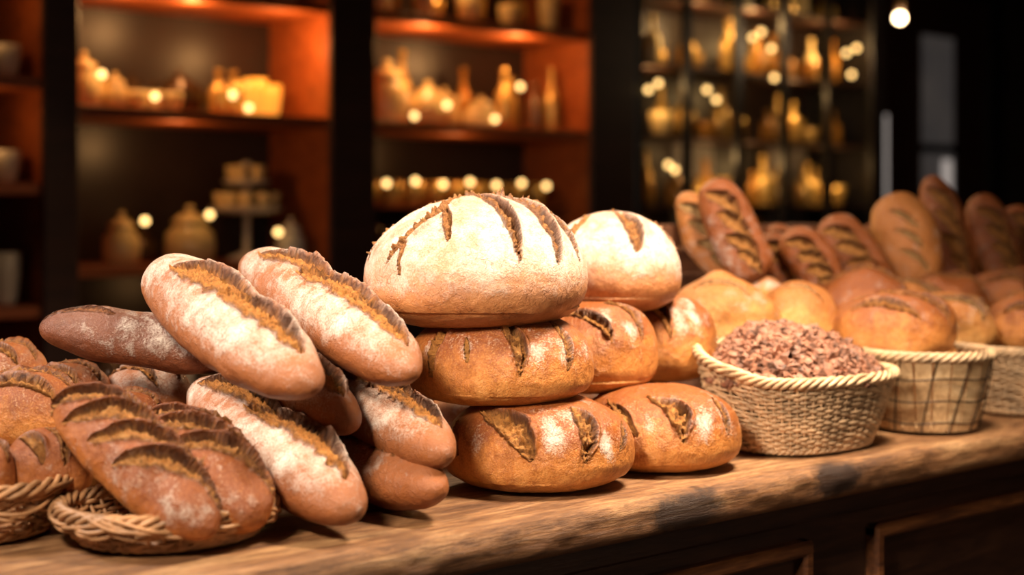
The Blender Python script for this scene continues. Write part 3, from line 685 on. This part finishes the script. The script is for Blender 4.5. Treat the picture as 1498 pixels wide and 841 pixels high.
# glazed cabinet
cb = MB(); cx0, cx1 = 4.179, 5.85
cb.box(cx0, cx1, 4.6, 4.63, 0, 2.9, M_BACK)
for (a, b_) in ((4.83, 5.10), (5.52, 5.80)): cb.box(a, b_, 4.585, 4.599, H+.0, H+.75, M_GREY)  # window reflections put in as grey panels
cb.box(cx0, cx0+.03, Yf, 4.6, 0, 2.9, M_BLACK); cb.box(cx1, cx1+.05, Yf-.02, 4.6, 0, 2.9, M_BLACK)
for X in (4.201, 4.50, 4.83, 5.149, 5.475, 5.82): cb.box(X-.022, X+.022, Yf-.02, Yf+.01, 0, 2.9, M_BLACK, .003)
for z in (-.85, -.35, 2.0-.15): cb.box(cx0, cx1, Yf-.015, Yf+.01, H+z, H+z+.05, M_BLACK, .003)
cz = (-.2, .10, .40, .70, 1.0, 1.3)
for z in cz: cb.box(cx0+.03, cx1, Yf+.02, 4.585, H+z-.012, H+z, M_POST)
cb.box(cx0+.03, cx1+.05, Yf-.03, 4.63, 2.9, 3.0, M_BLACK)
cb.make('glazed_display_cabinet')
g = MB(); random.seed(9)
for z in cz:
    X = 4.25
    while X < 5.78:
        rr = random.uniform(.025, .055); hh = random.uniform(.12, .25)
        mm = random.choice((M_BRASS, M_AMBER, M_BRASS, M_BRASS, M_CREAM, M_AMBER)) if z > .3 else random.choice((M_AMBER, M_BOT, M_WHITE, M_BOT))
        if random.random() < .6: bottle(g, X, z+.001, rr, hh, mm, random.uniform(4.30, 4.45))
        else: cup(g, X, z+.001, rr, hh*.55, mm, random.uniform(4.3, 4.45))
        X += rr*2+random.uniform(.0, .03)
g.make('cabinet_bottles_and_jars')

# right end: door with glowing strips put in for pale reflections
d = MB(); d.box(5.95, 6.10, 4.74, 4.795, .001, 2.6, M_BLACK, .004); d.box(7.75, 7.9, 4.74, 4.795, .001, 2.6, M_BLACK, .004); d.box(5.95, 7.9, 4.74, 4.795, 2.6, 2.75, M_BLACK, .004)
d.box(6.10, 7.75, 4.765, 4.794, .001, 2.6, M_POST)
d.box(6.60, 6.72, 4.757, 4.764, H+.10, H+1.45, M_BLACK); d.box(6.68, 6.73, 4.748, 4.756, H+.36, H+.92, M_STRIP)
d.box(7.08, 7.40, 4.757, 4.764, H+.2, H+1.4, M_PANE)
for z in (.72,): d.box(7.05, 7.43, 4.745, 4.757, H+z, H+z+.05, M_BLACK)
d.box(7.28, 7.36, 4.746, 4.756, H+.3, H+.68, M_STRIP)
d.box(6.02, 6.06, 4.735, 4.739, H+.8, H+1.4, M_TRIM)
d.box(6.35, 6.42, 4.755, 4.764, H+.3, H+1.4, M_TRIM)
d.make('door_1')

# pendant lamp
lp = bpy.data.objects.new('pendant_lamp', None); SC.collection.objects.link(lp)
g = MB(); g.sphere((5.478, 3.8, H+1.25), .024, M_LAMP); g.make('bulb', parent=lp)
g = MB(); g.lathe([(.018, .026), (.020, .05), (.016, .09), (.006, .10), (.0005, .10)], 5.478, 3.8, H+1.25, M_POTD); g.tube([(5.478, 3.8, H+1.35), (5.478, 3.8, 2.6), (5.478, 3.8, 3.2)], .004, M_BLACK); g.make('cord_and_cap', parent=lp)

# glowing spheres added for bokeh highlights in the shelves and cabinet
g = MB()
glow_pts = [(2.34, 4.24, .76), (2.40, 4.24, .72), (3.06, 4.20, .72), (2.52, 4.25, .30), (3.44, 4.20, .725), (3.24, 4.24, .77), (1.88, 4.24, .80), (2.06, 4.24, .74), (2.03, 4.25, .34), (2.26, 4.25, .36), (3.60, 4.24, .86)]
for i, X in enumerate(np.linspace(3.0, 3.78, 7)): glow_pts.append((X, 4.29, .475+.01*(i % 2)))
for X, z in ((4.36, .57), (4.60, .90), (4.66, .86), (4.90, 1.15), (5.03, 1.11), (5.05, .98), (5.58, 1.13), (5.62, 1.03), (4.24, .88), (4.30, .91), (4.40, .55), (4.96, 1.18), (5.66, 1.16)):
    glow_pts.append((X, 4.17, z))
for (X, Y, z) in glow_pts: g.sphere((X, Y, H+z), .013, M_BOKEH, 6)
g.make('bokeh_glow_spheres')

# ------------------------------------------------------------------ lights
def area(name, loc, tgt, size, power, col, spread=180):
    l = bpy.data.lights.new(name, 'AREA'); l.energy = power; l.color = col; l.size = size; l.spread = math.radians(spread)
    o = bpy.data.objects.new(name, l); SC.collection.objects.link(o); o.location = loc
    o.rotation_euler = (Vector(tgt)-Vector(loc)).to_track_quat('-Z', 'Y').to_euler(); return o
def point(name, loc, power, col, r=.03):
    l = bpy.data.lights.new(name, 'POINT'); l.energy = power; l.color = col; l.shadow_soft_size = r
    o = bpy.data.objects.new(name, l); SC.collection.objects.link(o); o.location = loc; return o
area('ceiling_softbox_light', (1.55, .95, H+1.35), (1.48, 1.5, H+.1), .32, 24, (1, .82, .62), 95)
area('front_key_light', (-.15, .75, H+1.05), (1.30, 1.5, H+.12), .25, 9, (1, .84, .66), 72)
area('added_left_light', (-.1, 2.2, H+1.1), (1.1, 1.5, H+.15), .45, 11, (1, .88, .76), 95)  # added soft light from behind left, no window there
area('back_warm_light', (2.5, 3.1, H+1.5), (1.7, 1.5, H+.1), .5, 22, (1, .64, .35))
area('front_fill_light', (1.8, -.6, H+.4), (1.9, 1.4, H+.0), 1.0, 1.8, (1, .74, .52), 90)
OR = (1, .50, .17)
for (X, z, p) in ((2.2, 1.02, 2.5), (2.55, .95, 2.5), (1.95, 1.0, 2.6), (3.15, 1.0, 3.2), (3.6, 1.0, 3.2), (3.3, 1.38, 3), (2.25, 1.38, 2.5), (2.15, .60, 1.3), (3.3, .60, 1.0), (1.5, .65, .4), (1.5, 1.0, .4), (2.3, .1, .4)):
    point('shelf_lamp', (X, 4.25, H+z), p, OR)
for (X, z, p) in ((4.35, .92, 2.2), (4.65, 1.22, 3), (5.0, 1.24, 3.5), (5.6, 1.2, 3.5), (4.4, .3, .8), (5.0, .6, 1.5), (5.6, .6, 1.2), (5.3, .93, 1.8), (4.7, .62, 1.2)):
    point('cabinet_lamp', (X, 4.25, H+z), p, (1, .60, .22))
point('pendant_light', (5.478, 3.7, H+1.2), 5, (1, .7, .4))
w = bpy.data.worlds.new('world'); SC.world = w; w.use_nodes = True
w.node_tree.nodes['Background'].inputs[0].default_value = (.5, .35, .25, 1); w.node_tree.nodes['Background'].inputs[1].default_value = .05

# ------------------------------------------------------------------ camera
cd = bpy.data.cameras.new('camera'); cam = bpy.data.objects.new('camera', cd); SC.collection.objects.link(cam)
cd.lens = 50; cd.sensor_width = 36; cd.shift_y = -.0711
cam.location = (0, 0, H+.36); cam.rotation_euler = (math.radians(90), 0, math.radians(-40))
cd.dof.use_dof = True; cd.dof.focus_distance = 1.80; cd.dof.aperture_fstop = 2.2
cd.clip_start = .02
SC.camera = cam
try:
    SC.view_settings.view_transform = 'Standard'; SC.view_settings.look = 'None'
except Exception as e: print(e)
